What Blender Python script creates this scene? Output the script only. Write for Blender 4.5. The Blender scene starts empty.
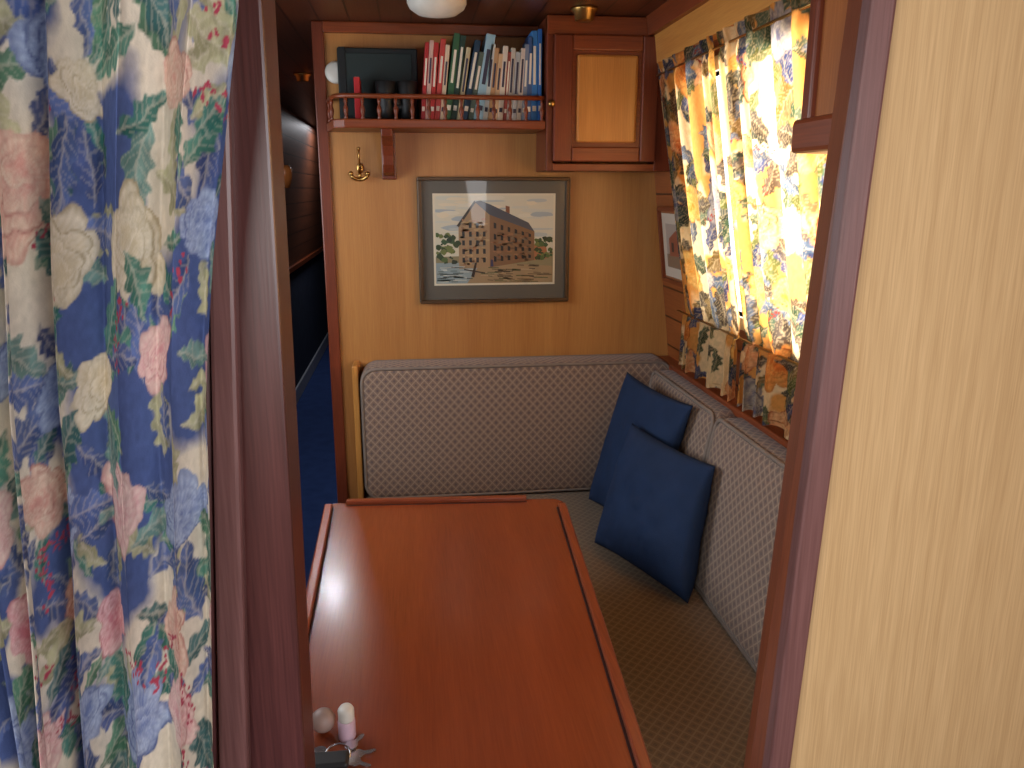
import bpy, bmesh, math, random
import numpy as np
from mathutils import Vector, Matrix
random.seed(4)
S = bpy.context.scene
COL = S.collection
try:
    S.view_settings.view_transform = 'Standard'
except Exception:
    pass
EYE = 1.44

# ------------------------------------------------------------------ colour / materials
def lin(c):
    out = []
    for v in c[:3]:
        v = v / 255.0
        out.append(v / 12.92 if v <= 0.04045 else ((v + 0.055) / 1.055) ** 2.4)
    return (out[0], out[1], out[2], 1.0)

def new_mat(name):
    m = bpy.data.materials.new(name); m.use_nodes = True
    nt = m.node_tree
    return m, nt, nt.nodes['Principled BSDF']

def plain(name, c, rough=0.5, metal=0.0, spec=0.5, coat=0.0, emit=None, estr=0.0, bump=0.0, bscale=200, var=0.12):
    m, nt, b = new_mat(name)
    n = nt.nodes.new('ShaderNodeTexNoise'); n.inputs['Scale'].default_value = 14
    n.inputs['Detail'].default_value = 5
    tc = nt.nodes.new('ShaderNodeTexCoord'); nt.links.new(tc.outputs['Object'], n.inputs['Vector'])
    r = nt.nodes.new('ShaderNodeValToRGB')
    l = lin(c)
    r.color_ramp.elements[0].position = 0.3; r.color_ramp.elements[1].position = 0.7
    r.color_ramp.elements[0].color = tuple(x * (1 - var) for x in l[:3]) + (1,)
    r.color_ramp.elements[1].color = tuple(min(1, x * (1 + var)) for x in l[:3]) + (1,)
    nt.links.new(n.outputs['Fac'], r.inputs['Fac']); nt.links.new(r.outputs['Color'], b.inputs['Base Color'])
    b.inputs['Roughness'].default_value = rough; b.inputs['Metallic'].default_value = metal
    b.inputs['Specular IOR Level'].default_value = spec
    b.inputs['Coat Weight'].default_value = coat
    if emit:
        b.inputs['Emission Color'].default_value = lin(emit); b.inputs['Emission Strength'].default_value = estr
    if bump:
        n2 = nt.nodes.new('ShaderNodeTexNoise'); n2.inputs['Scale'].default_value = bscale
        nt.links.new(tc.outputs['Object'], n2.inputs['Vector'])
        bp = nt.nodes.new('ShaderNodeBump'); bp.inputs['Strength'].default_value = bump; bp.inputs['Distance'].default_value = 0.002
        nt.links.new(n2.outputs['Fac'], bp.inputs['Height']); nt.links.new(bp.outputs['Normal'], b.inputs['Normal'])
    return m

def wood(name, dark, light, axis='Z', rough=0.4, coat=0.0, fine=1.0, planks=None, spec=0.5, contrast=(0.3, 0.72), fw=0.45, pore=420, dist=0.6, along=1.2, plen=12, bump=.18, detail=7):
    """grain runs along axis; planks=(axis, width) cuts tongue-and-groove lines; fw = weight of fine pores"""
    m, nt, b = new_mat(name)
    N = nt.nodes.new; L = nt.links.new
    tc = N('ShaderNodeTexCoord'); mp = N('ShaderNodeMapping')
    sc = {'X': (along, 22, 22), 'Y': (22, along, 22), 'Z': (22, 22, along)}[axis]
    mp.inputs['Scale'].default_value = tuple(s * fine for s in sc)
    L(tc.outputs['Object'], mp.inputs['Vector'])
    n1 = N('ShaderNodeTexNoise'); n1.inputs['Scale'].default_value = 1.0; n1.inputs['Detail'].default_value = detail
    n1.inputs['Roughness'].default_value = 0.6; n1.inputs['Distortion'].default_value = dist
    L(mp.outputs['Vector'], n1.inputs['Vector'])
    mp2 = N('ShaderNodeMapping'); sc2 = {'X': (plen, pore, pore), 'Y': (pore, plen, pore), 'Z': (pore, pore, plen)}[axis]
    mp2.inputs['Scale'].default_value = sc2; L(tc.outputs['Object'], mp2.inputs['Vector'])
    n2 = N('ShaderNodeTexNoise'); n2.inputs['Scale'].default_value = 1.0; n2.inputs['Detail'].default_value = 3 if detail > 4 else 1
    L(mp2.outputs['Vector'], n2.inputs['Vector'])
    mx = N('ShaderNodeMath'); mx.operation = 'MULTIPLY_ADD'; mx.inputs[1].default_value = fw
    L(n2.outputs['Fac'], mx.inputs[0])
    ms = N('ShaderNodeMath'); ms.operation = 'MULTIPLY'; ms.inputs[1].default_value = 1 - fw
    L(n1.outputs['Fac'], ms.inputs[0]); L(ms.outputs[0], mx.inputs[2])
    r = N('ShaderNodeValToRGB')
    r.color_ramp.elements[0].position = contrast[0]; r.color_ramp.elements[1].position = contrast[1]
    r.color_ramp.elements[0].color = lin(dark); r.color_ramp.elements[1].color = lin(light)
    L(mx.outputs[0], r.inputs['Fac'])
    col = r.outputs['Color']; h = mx.outputs[0]
    if planks:
        sp = N('ShaderNodeSeparateXYZ'); L(tc.outputs['Object'], sp.inputs[0])
        d = N('ShaderNodeMath'); d.operation = 'DIVIDE'; d.inputs[1].default_value = planks[1]; L(sp.outputs[planks[0]], d.inputs[0])
        f = N('ShaderNodeMath'); f.operation = 'FRACT'; L(d.outputs[0], f.inputs[0])
        g = N('ShaderNodeMath'); g.operation = 'GREATER_THAN'; g.inputs[1].default_value = 0.06; L(f.outputs[0], g.inputs[0])
        mm = N('ShaderNodeMix'); mm.data_type = 'RGBA'; mm.inputs[6].default_value = tuple(x * 0.2 for x in lin(dark)[:3]) + (1,)
        L(g.outputs[0], mm.inputs[0]); L(col, mm.inputs[7]); col = mm.outputs[2]
        ad = N('ShaderNodeMath'); ad.operation = 'MULTIPLY_ADD'; ad.inputs[1].default_value = 3.0; L(g.outputs[0], ad.inputs[0]); L(mx.outputs[0], ad.inputs[2]); h = ad.outputs[0]
    L(col, b.inputs['Base Color'])
    bp = N('ShaderNodeBump'); bp.inputs['Strength'].default_value = bump; bp.inputs['Distance'].default_value = 0.0015
    L(h, bp.inputs['Height']); L(bp.outputs['Normal'], b.inputs['Normal'])
    b.inputs['Roughness'].default_value = rough; b.inputs['Coat Weight'].default_value = coat
    b.inputs['Coat Roughness'].default_value = 0.15; b.inputs['Specular IOR Level'].default_value = spec
    return m

def colattr(name, rough=0.6, spec=0.4, transl=0.0, coat=0.0, bump=0.0):
    m, nt, b = new_mat(name)
    N = nt.nodes.new; L = nt.links.new
    a = N('ShaderNodeAttribute'); a.attribute_name = 'Col'
    L(a.outputs['Color'], b.inputs['Base Color'])
    b.inputs['Roughness'].default_value = rough; b.inputs['Specular IOR Level'].default_value = spec
    b.inputs['Coat Weight'].default_value = coat
    if bump:
        tc = N('ShaderNodeTexCoord'); n2 = N('ShaderNodeTexNoise'); n2.inputs['Scale'].default_value = 600
        L(tc.outputs['Object'], n2.inputs['Vector'])
        bp = N('ShaderNodeBump'); bp.inputs['Strength'].default_value = bump; bp.inputs['Distance'].default_value = 0.001
        L(n2.outputs['Fac'], bp.inputs['Height']); L(bp.outputs['Normal'], b.inputs['Normal'])
    if transl:
        t = N('ShaderNodeBsdfTranslucent'); L(a.outputs['Color'], t.inputs['Color'])
        mx = N('ShaderNodeMixShader'); mx.inputs[0].default_value = transl
        out = nt.nodes['Material Output']
        L(b.outputs[0], mx.inputs[1]); L(t.outputs[0], mx.inputs[2]); L(mx.outputs[0], out.inputs['Surface'])
    return m

def upholstery(name, base, light, motif, s=0.034, k=1.0):
    m, nt, b = new_mat(name)
    N = nt.nodes.new; L = nt.links.new
    def M(op, *ins):
        n = N('ShaderNodeMath'); n.operation = op
        for i, v in enumerate(ins):
            if isinstance(v, (int, float)): n.inputs[i].default_value = v
            else: L(v, n.inputs[i])
        return n.outputs[0]
    uv = N('ShaderNodeUVMap'); uv.uv_map = 'UVMap'
    sp = N('ShaderNodeSeparateXYZ'); L(uv.outputs[0], sp.inputs[0])
    p = M('DIVIDE', sp.outputs[0], s); q = M('DIVIDE', sp.outputs[1], s * 1.1)
    fx = M('ABSOLUTE', M('SUBTRACT', M('FRACT', p), 0.5)); fy = M('ABSOLUTE', M('SUBTRACT', M('FRACT', q), 0.5))
    d = M('ADD', fx, fy)
    line = M('LESS_THAN', M('ABSOLUTE', M('SUBTRACT', d, 0.5)), 0.085)
    dot = M('ADD', M('LESS_THAN', d, 0.2), M('GREATER_THAN', d, 0.84))
    rays = M('GREATER_THAN', M('FRACT', M('MULTIPLY', d, 6.0)), 0.6)
    m1 = N('ShaderNodeMix'); m1.data_type = 'RGBA'; L(M('MULTIPLY', rays, 0.35 * k), m1.inputs[0]); m1.inputs[6].default_value = lin(base); m1.inputs[7].default_value = lin(motif)
    m2 = N('ShaderNodeMix'); m2.data_type = 'RGBA'; L(M('MULTIPLY', line, 0.7 * k), m2.inputs[0]); L(m1.outputs[2], m2.inputs[6]); m2.inputs[7].default_value = lin(light)
    m3 = N('ShaderNodeMix'); m3.data_type = 'RGBA'; L(M('MULTIPLY', dot, 0.7 * k), m3.inputs[0]); L(m2.outputs[2], m3.inputs[6]); m3.inputs[7].default_value = lin(motif)
    L(m3.outputs[2], b.inputs['Base Color'])
    n2 = N('ShaderNodeTexNoise'); n2.inputs['Scale'].default_value = 350; L(uv.outputs[0], n2.inputs['Vector'])
    bp = N('ShaderNodeBump'); bp.inputs['Strength'].default_value = 0.3; bp.inputs['Distance'].default_value = 0.002
    L(n2.outputs['Fac'], bp.inputs['Height']); L(bp.outputs['Normal'], b.inputs['Normal'])
    b.inputs['Roughness'].default_value = 0.9; b.inputs['Specular IOR Level'].default_value = 0.2
    b.inputs['Sheen Weight'].default_value = 0.15
    return m

M_OAK = wood('oak_wall', (162, 106, 54), (192, 138, 76), 'Z', rough=0.36, fine=0.6, fw=.35)
M_OAKP = wood('oak_panel_near', (176, 140, 94), (214, 180, 132), 'Z', rough=0.6, fine=4.0, contrast=(0.2, 0.8), fw=.55, pore=600, dist=0.0, along=.14, plen=14, bump=.04, detail=3, spec=.3)
M_OAKL = wood('oak_light', (176, 112, 48), (214, 152, 78), 'Z', rough=0.35)
M_OAKY = wood('oak_strip', (184, 118, 52), (218, 156, 80), 'Y', rough=0.35)
M_MAH = wood('mahogany_v', (84, 36, 20), (134, 62, 34), 'Z', rough=0.33)
M_MAHB = wood('mahogany_jamb', (96, 46, 26), (140, 76, 46), 'Z', rough=0.4, dist=.1)
M_MAHP = wood('mahogany_frame_sheen', (84, 52, 48), (128, 88, 84), 'Z', rough=0.42, dist=0.1, fine=1.8, along=.5)  # mauve sheen of the lit strips is put into the base colour
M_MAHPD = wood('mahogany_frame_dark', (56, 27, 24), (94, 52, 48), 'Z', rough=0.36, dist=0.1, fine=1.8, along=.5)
M_MAHX = wood('mahogany_x', (100, 44, 22), (150, 76, 38), 'X', rough=0.33)
M_MAHY = wood('mahogany_y', (96, 42, 20), (146, 72, 38), 'Y', rough=0.35)
M_SIDE = wood('cabin_side_wood', (120, 60, 28), (168, 96, 48), 'Y', rough=0.35, planks=(2, 0.095))
M_SIDEZ = wood('cupboard_wood', (134, 74, 34), (180, 110, 56), 'Z', rough=0.35)
M_CEIL = wood('ceiling_planks', (66, 34, 20), (104, 58, 34), 'Y', rough=0.35, planks=(0, 0.085))
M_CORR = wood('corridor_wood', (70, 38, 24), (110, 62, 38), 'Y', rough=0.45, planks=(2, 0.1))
M_TABLE = wood('table_mahogany', (106, 46, 24), (140, 66, 34), 'Y', rough=0.27, fine=0.6, coat=0.3, contrast=(0.25, 0.78), fw=.4, along=1.6)
M_TABR = wood('table_rail_wood', (104, 44, 24), (150, 74, 42), 'Y', rough=0.3, coat=0.2)
M_TABRX = wood('table_rail_wood_x', (104, 44, 24), (150, 74, 42), 'X', rough=0.3, coat=0.2)
M_INLAY = plain('dark_groove', (48, 18, 12), .6)
M_SOFA = upholstery('sofa_weave', (134, 112, 98), (166, 144, 124), (96, 84, 86), s=0.0255, k=1.0)
M_SEAT = upholstery('seat_weave', (116, 94, 70), (138, 118, 92), (96, 82, 66), s=0.024, k=.95)
M_PIPE = plain('piping_fabric', (128, 114, 104), 0.9)
M_NAVY = plain('navy_cotton', (31, 48, 78), 0.85, spec=0.2, bump=0.4, bscale=500)
M_CARPET = plain('blue_carpet', (44, 64, 112), 0.95, spec=0.1, bump=0.8, bscale=400)
M_HULLC = plain('hull_side_carpet', (46, 54, 72), 0.95, spec=0.1)
M_SKIRT = plain('skirting_paint', (150, 155, 165), 0.5)
M_BRASS = plain('brass', (180, 142, 82), 0.32, metal=1.0)
M_STEEL = plain('steel', (190, 190, 195), 0.25, metal=1.0)
M_WHITE = plain('white_plastic', (214, 210, 200), 0.4)
M_BLACK = plain('black_plastic', (20, 21, 23), 0.5)
M_GLASSW = plain('window_frame_alu', (200, 180, 140), 0.4)
M_FRAME = plain('frame_gold_dark', (84, 62, 40), 0.35, metal=0.4)
M_COL = colattr('painted_parts', 0.55)
M_PRINT = colattr('art_print', 0.35, coat=0.25)
M_CURT = colattr('chintz_curtain', 0.9, 0.15, transl=0.10, bump=0.3)
M_CURTW = colattr('chintz_window', 0.9, 0.15, transl=0.55)

# ------------------------------------------------------------------ mesh helpers
def box_uv(bm):
    uvl = bm.loops.layers.uv.get('UVMap') or bm.loops.layers.uv.new('UVMap')
    bm.normal_update()
    for f in bm.faces:
        n = f.normal; ax = max(range(3), key=lambda i: abs(n[i]))
        for l in f.loops:
            c = l.vert.co
            l[uvl].uv = (c.y, c.z) if ax == 0 else ((c.x, c.z) if ax == 1 else (c.x, c.y))

def finish(bm, name, mat, smooth=False, uv=True):
    if uv: box_uv(bm)
    me = bpy.data.meshes.new(name); bm.to_mesh(me); bm.free()
    ob = bpy.data.objects.new(name, me); COL.objects.link(ob)
    if mat: me.materials.append(mat)
    if smooth:
        for p in me.polygons: p.use_smooth = True
    center(ob)
    return ob

def center(ob):
    me = ob.data
    n = len(me.vertices); co = np.empty(n * 3, dtype=np.float32); me.vertices.foreach_get('co', co)
    co = co.reshape(-1, 3); c = (co.min(0) + co.max(0)) / 2
    co -= c; me.vertices.foreach_set('co', co.ravel()); ob.location = Vector([float(x) for x in c]); me.update()

def hexa(name, b, t, z0, z1, mat, bevel=0.0, seg=2):
    """b,t: 4 (x,y) ccw corners at bottom and top"""
    bm = bmesh.new()
    vb = [bm.verts.new((p[0], p[1], z0)) for p in b]; vt = [bm.verts.new((p[0], p[1], z1)) for p in t]
    bm.faces.new(vb[::-1]); bm.faces.new(vt)
    for i in range(4):
        j = (i + 1) % 4; bm.faces.new((vb[i], vb[j], vt[j], vt[i]))
    bmesh.ops.recalc_face_normals(bm, faces=bm.faces)
    if bevel: bmesh.ops.bevel(bm, geom=list(bm.edges), offset=bevel, segments=seg, profile=0.5, affect='EDGES')
    return finish(bm, name, mat, smooth=False)

def box(name, x0, x1, y0, y1, z0, z1, mat, bevel=0.0, seg=2):
    q = [(x0, y0), (x1, y0), (x1, y1), (x0, y1)]
    return hexa(name, q, q, z0, z1, mat, bevel, seg)

def extrude_poly(name, pts, axis, a0, a1, mat, bevel=0.0, seg=2, smooth=False):
    """pts 2D polygon in the plane normal to axis"""
    bm = bmesh.new()
    def P(p, a):
        return {'X': (a, p[0], p[1]), 'Y': (p[0], a, p[1]), 'Z': (p[0], p[1], a)}[axis]
    va = [bm.verts.new(P(p, a0)) for p in pts]; vb = [bm.verts.new(P(p, a1)) for p in pts]
    bm.faces.new(va[::-1]); bm.faces.new(vb)
    n = len(pts)
    for i in range(n):
        j = (i + 1) % n; bm.faces.new((va[i], va[j], vb[j], vb[i]))
    bmesh.ops.recalc_face_normals(bm, faces=bm.faces)
    if bevel: 
        caps = [e for e in bm.edges if any(len(f.verts) == n for f in e.link_faces)]
        bmesh.ops.bevel(bm, geom=caps, offset=bevel, segments=seg, profile=0.5, affect='EDGES')
    return finish(bm, name, mat, smooth)

def tube(name, pts, r, mat, closed=False, seg=8):
    bm = bmesh.new(); pts = [Vector(p) for p in pts]; n = len(pts); rings = []
    for i, p in enumerate(pts):
        a = pts[(i - 1) % n] if (closed or i > 0) else p; c = pts[(i + 1) % n] if (closed or i < n - 1) else p
        t = (c - a).normalized()
        up = Vector((0, 0, 1)) if abs(t.z) < 0.9 else Vector((0, 1, 0))
        s = t.cross(up).normalized(); u = s.cross(t)
        rings.append([bm.verts.new(p + r * (math.cos(k * 2 * math.pi / seg) * s + math.sin(k * 2 * math.pi / seg) * u)) for k in range(seg)])
    for i in range(n if closed else n - 1):
        A = rings[i]; B = rings[(i + 1) % n]
        best = min(range(seg), key=lambda o: sum((A[k].co - B[(k + o) % seg].co).length for k in range(seg)))
        for k in range(seg):
            bm.faces.new((A[k], A[(k + 1) % seg], B[(k + 1 + best) % seg], B[(k + best) % seg]))
    if not closed:
        bm.faces.new(rings[0]); bm.faces.new(rings[-1])
    bmesh.ops.recalc_face_normals(bm, faces=bm.faces)
    return finish(bm, name, mat, True)

def lathe(name, prof, loc, mat, seg=20, axis='Z', sx=1.0):
    bm = bmesh.new(); rings = []
    for r, h in prof:
        ring = []
        for k in range(seg):
            a = k * 2 * math.pi / seg; x = r * math.cos(a) * sx; y = r * math.sin(a)
            v = {'Z': (x, y, h), 'Y': (x, h, y), 'X': (h, x, y)}[axis]
            ring.append(bm.verts.new(Vector(loc) + Vector(v)))
        rings.append(ring)
    for i in range(len(rings) - 1):
        for k in range(seg):
            bm.faces.new((rings[i][k], rings[i][(k + 1) % seg], rings[i + 1][(k + 1) % seg], rings[i + 1][k]))
    bm.faces.new(rings[0]); bm.faces.new(rings[-1])
    bmesh.ops.recalc_face_normals(bm, faces=bm.faces)
    return finish(bm, name, mat, True)

def join(name, obs):
    bm = bmesh.new()
    me = bpy.data.meshes.new(name); mats = []
    for o in obs:
        tmp = bmesh.new(); tmp.from_mesh(o.data); tmp.transform(o.matrix_basis)
        mi = []
        for mt in o.data.materials:
            if mt not in mats: mats.append(mt)
            mi.append(mats.index(mt))
        for f in tmp.faces: f.material_index = mi[f.material_index] if mi else 0
        t2 = bpy.data.meshes.new('t'); tmp.to_mesh(t2); tmp.free(); bm.from_mesh(t2); bpy.data.meshes.remove(t2)
    bm.to_mesh(me); bm.free()
    for mt in mats: me.materials.append(mt)
    ob = bpy.data.objects.new(name, me); COL.objects.link(ob)
    for o in obs: bpy.data.objects.remove(o)
    center(ob)
    return ob

def group(name, obs):
    e = bpy.data.objects.new(name, None); COL.objects.link(e); e.empty_display_size = 0.05
    lo = Vector((1e9,) * 3); hi = Vector((-1e9,) * 3)
    for o in obs:
        for c in o.bound_box:
            w = o.matrix_basis @ Vector(c)
            for i in range(3): lo[i] = min(lo[i], w[i]); hi[i] = max(hi[i], w[i])
    e.location = (lo + hi) / 2
    inv = Matrix.Translation(e.location).inverted()
    for o in obs:
        o.parent = e; o.matrix_parent_inverse = inv
    return e

def set_col(ob, arr):
    me = ob.data
    a = me.color_attributes.new('Col', 'FLOAT_COLOR', 'POINT')
    a.data.foreach_set('color', np.asarray(arr, dtype=np.float32).ravel())

def col_boxes(name, items, mat):
    """items: list of (matrix, size, colour, bevel) joined into one mesh with point colours"""
    vs = []; fs = []; cs = []
    for Mx, sz, c, bv in items:
        bm = bmesh.new(); bmesh.ops.create_cube(bm, size=1.0)
        for v in bm.verts: v.co = Vector((v.co.x * sz[0], v.co.y * sz[1], v.co.z * sz[2]))
        if bv: bmesh.ops.bevel(bm, geom=list(bm.edges), offset=bv, segments=2, profile=0.5, affect='EDGES')
        bm.transform(Mx); o = len(vs); bm.verts.index_update()
        vs += [tuple(v.co) for v in bm.verts]; cs += [lin(c)] * len(bm.verts)
        fs += [[o + v.index for v in f.verts] for f in bm.faces]; bm.free()
    me = bpy.data.meshes.new(name); me.from_pydata(vs, [], fs); me.materials.append(mat)
    ob = bpy.data.objects.new(name, me); COL.objects.link(ob); set_col(ob, cs); center(ob)
    return ob

def col_polys(name, polys, mat, tf):
    """flat polygons [(pts2d, layer, colour)] mapped by tf(p, layer)->3D"""
    vs = []; fs = []; cs = []
    for pts, ly, c in polys:
        o = len(vs); vs += [tf(p, ly) for p in pts]; cs += [lin(c)] * len(pts); fs.append(list(range(o, o + len(pts))))
    me = bpy.data.meshes.new(name); me.from_pydata(vs, [], fs); me.materials.append(mat)
    ob = bpy.data.objects.new(name, me); COL.objects.link(ob); set_col(ob, cs); center(ob)
    return ob

# ------------------------------------------------------------------ floral print
RNG = np.random.RandomState(11)
LAT = RNG.rand(256, 256)
def vn(x, y):
    xi = np.floor(x).astype(int); yi = np.floor(y).astype(int); fx = x - xi; fy = y - yi
    fx = fx * fx * (3 - 2 * fx); fy = fy * fy * (3 - 2 * fy)
    a = LAT[xi % 256, yi % 256]; b = LAT[(xi + 1) % 256, yi % 256]; c = LAT[xi % 256, (yi + 1) % 256]; d = LAT[(xi + 1) % 256, (yi + 1) % 256]
    return (a * (1 - fx) + b * fx) * (1 - fy) + (c * (1 - fx) + d * fx) * fy
def fbm(x, y, o=4):
    s = 0; a = 0.5; t = 0
    for i in range(o):
        s = s + a * vn(x * 2 ** i + 17 * i, y * 2 ** i + 31 * i); t += a; a *= 0.5
    return s / t
def L3(c): return np.array(lin(c)[:3])
def floral(u, v, seed, pal, density=1.0, washk=0.5, stretch=1.0, skip=.22, nleaf=6):
    """hand-printed chintz: cream ground, slate-blue washes, leaves, full blooms, berries (u, v in metres)"""
    rs = np.random.RandomState(seed)
    w1 = fbm(u * 55, v * 55) - .5; w2 = fbm(u * 55 + 50, v * 55 + 9) - .5
    U = u + 0.014 * w1; V = (v + 0.014 * w2) / stretch
    n = fbm(U * 11 + seed, V * 9 + 3, 3)
    k = np.clip((n - washk) * 14, 0, 1)[:, None]
    col = L3(pal['ground']) * (1 - k) + L3(pal['wash']) * k
    u0, u1, v0, v1 = u.min(), u.max(), V.min(), V.max()
    brush = fbm(u * 240, v * 150, 3)
    soft = fbm(u * 90, v * 60, 3)
    def sel(cx, cy, r):
        return np.nonzero((np.abs(U - cx) < r) & (np.abs(V - cy) < r))[0]
    def paint(idx, m, c):
        m = m[:, None]; col[idx] = col[idx] * (1 - m) + c * m
    cells = []
    cs = 0.092 / density
    ny = int((v1 - v0) / cs) + 2; nx = int((u1 - u0) / cs) + 2
    for i in range(nx):
        for j in range(ny):
            cells.append((u0 + (i + (0.5 if j % 2 else 0) + rs.uniform(-.25, .25)) * cs, v0 + (j + rs.uniform(-.25, .25)) * cs))
    sc0 = 1.0 / density
    def leaf(cx, cy, n_, rad):
        for q in range(n_):
            a = rs.uniform(0, 6.28); Lf = rs.uniform(.018, .038) * sc0; W = Lf * rs.uniform(.28, .46)
            ox = cx + math.cos(a) * (Lf * .9 + rad * sc0); oy = cy + math.sin(a) * (Lf * .9 + rad * sc0)
            c = L3(pal['leaf'][rs.randint(len(pal['leaf']))]); curv = rs.uniform(-1, 1)
            idx = sel(ox, oy, Lf * 1.1)
            if len(idx) == 0: continue
            dx = U[idx] - ox; dy = V[idx] - oy
            x = dx * math.cos(a) + dy * math.sin(a); y = -dx * math.sin(a) + dy * math.cos(a) + 7 * x * x * curv
            ww = W * np.clip(1 - (x / Lf) ** 2, 0, 1) * (1 + .22 * np.sin(x / Lf * 14))
            m = np.clip((ww - np.abs(y)) / 0.0018, 0, 1)
            vein = np.exp(-(y / 0.0011) ** 2) + 0.5 * (np.abs(np.sin((x + np.abs(y)) * 420)) > .9)
            vein = np.clip(vein, 0, 1)[:, None]
            cc = c[None, :] * (0.5 + 0.95 * soft[idx])[:, None]
            half = (y > 0)[:, None]
            cc = np.where(half, cc, cc * 1.25 + 0.02)
            cc = cc * (1 - 0.4 * vein) + L3(pal['ground']) * 0.4 * vein
            paint(idx, m * 0.96, cc)
    for (cx, cy) in cells: leaf(cx, cy, nleaf, .018)
    for (cx, cy) in cells:
        if rs.rand() < skip: continue
        R = rs.uniform(.024, .044) * sc0; npet = rs.randint(4, 8); ph = rs.uniform(0, 6.28)
        p = pal['flower'][rs.randint(len(pal['flower']))]
        cen, mid, edge = L3(p[0]), L3(p[1]), L3(p[2])
        idx = sel(cx, cy, R * 1.3)
        if len(idx) == 0: continue
        rot = rs.uniform(0, 6.28); asp = rs.uniform(1.0, 1.6)
        ddx = (U[idx] - cx); ddy = (V[idx] - cy)
        dx = ddx * math.cos(rot) + ddy * math.sin(rot); dy = (-ddx * math.sin(rot) + ddy * math.cos(rot)) * asp
        offx = R * rs.uniform(-.25, .25); offy = R * rs.uniform(-.25, .25)
        for li, sc in enumerate((1.0, 0.78, 0.56, 0.34)):
            ax = dx - offx * li * .5; ay = dy - offy * li * .5
            r = np.hypot(ax, ay); th = np.arctan2(ay, ax)
            ang = npet * (th + ph) / 2 + li * 1.1
            Rp = R * sc * (0.74 + 0.26 * np.abs(np.cos(ang)) ** .6) * (1 + .1 * np.sin(th * 3 + li))
            t = r / Rp
            m = np.clip((1 - t) * Rp / 0.0016, 0, 1)
            st = 0.5 + 0.5 * np.sin(th * 34 + 8 * w1[idx])
            tt = np.clip(t ** 1.8 + 0.3 * (st - .5) + .8 * (soft[idx] - .55), 0, 1)[:, None]
            cc = mid * (1 - tt) + edge * tt
            rk = (np.clip((t - .84) / .1, 0, 1) * (.45 + .55 * np.clip(np.cos(th - 2 + li), 0, 1)))[:, None]
            cc = cc * (1 - rk) + (cen * .6 + mid * .4) * rk
            paint(idx, m, cc)
        leaf(cx, cy, 2, .026)
    for (cx, cy) in cells:
        if rs.rand() < 0.5: continue
        a = rs.uniform(0, 6.28); c = L3(pal['berry'])
        for q in range(26):
            ox = cx + math.cos(a) * (.03 + q * .0018) + rs.uniform(-.008, .008); oy = cy + math.sin(a) * (.03 + q * .0018) + rs.uniform(-.008, .008)
            idx = sel(ox, oy, .004)
            if len(idx): paint(idx, np.clip((.0020 - np.hypot(U[idx] - ox, V[idx] - oy)) / .0007, 0, 1), c)
    out = np.ones((len(u), 4)); out[:, :3] = np.clip(col * (0.82 + 0.36 * brush)[:, None], 0, 1)
    return out
PAL1 = dict(ground=(202, 190, 172), wash=(72, 86, 130), leaf=[(48, 98, 88), (70, 108, 84), (72, 88, 134), (92, 120, 112), (62, 78, 120), (146, 142, 110), (50, 84, 84), (58, 70, 112), (60, 108, 92)],
            flower=[((132, 64, 78), (178, 108, 124), (212, 172, 172)), ((146, 80, 82), (198, 142, 144), (218, 194, 182)), ((150, 76, 88), (188, 120, 128), (216, 182, 178)), ((130, 112, 80), (188, 172, 144), (212, 200, 180)), ((60, 68, 112), (104, 118, 158), (168, 178, 198)), ((150, 92, 84), (196, 142, 130), (212, 188, 168))],
            berry=(166, 64, 82))
PAL2 = dict(ground=(240, 206, 152), wash=(220, 152, 76), leaf=[(50, 56, 46), (92, 92, 44), (52, 58, 84), (116, 88, 44), (74, 60, 46), (74, 84, 96), (60, 74, 50)],
            flower=[((124, 44, 26), (210, 110, 44), (242, 172, 88)), ((150, 70, 30), (226, 146, 52), (246, 202, 116)), ((60, 56, 70), (112, 106, 120), (206, 186, 156)), ((136, 54, 36), (212, 120, 68), (240, 188, 128))],
            berry=(160, 56, 36))

def grid_mesh(name, P, cols, mat):
    """P (ny,nx,3)"""
    ny, nx = P.shape[:2]
    i = np.arange(ny * nx).reshape(ny, nx)
    F = np.stack([i[:-1, :-1], i[:-1, 1:], i[1:, 1:], i[1:, :-1]], -1).reshape(-1, 4)
    me = bpy.data.meshes.new(name)
    me.vertices.add(ny * nx); me.vertices.foreach_set('co', P.reshape(-1).astype(np.float32))
    me.loops.add(F.size); me.loops.foreach_set('vertex_index', F.ravel().astype(np.int32))
    me.polygons.add(len(F)); me.polygons.foreach_set('loop_start', np.arange(0, F.size, 4, dtype=np.int32))
    me.polygons.foreach_set('use_smooth', np.ones(len(F), dtype=bool))
    me.update(calc_edges=True); me.validate()
    me.materials.append(mat)
    ob = bpy.data.objects.new(name, me); COL.objects.link(ob)
    if cols is not None: set_col(ob, cols)
    center(ob)
    return ob

# ------------------------------------------------------------------ room shell
BY = 2.45                       # back bulkhead
def sx(z): return 0.821 - (z - 0.93) * 0.126   # tumblehome cabin side
CEIL = 1.90
box('floor', -0.95, 0.98, -2.0, 8.5, -0.04, 0.0, M_CARPET)
box('ceiling', -0.95, 0.98, -2.0, 8.5, CEIL, CEIL + 0.04, M_CEIL)

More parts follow.
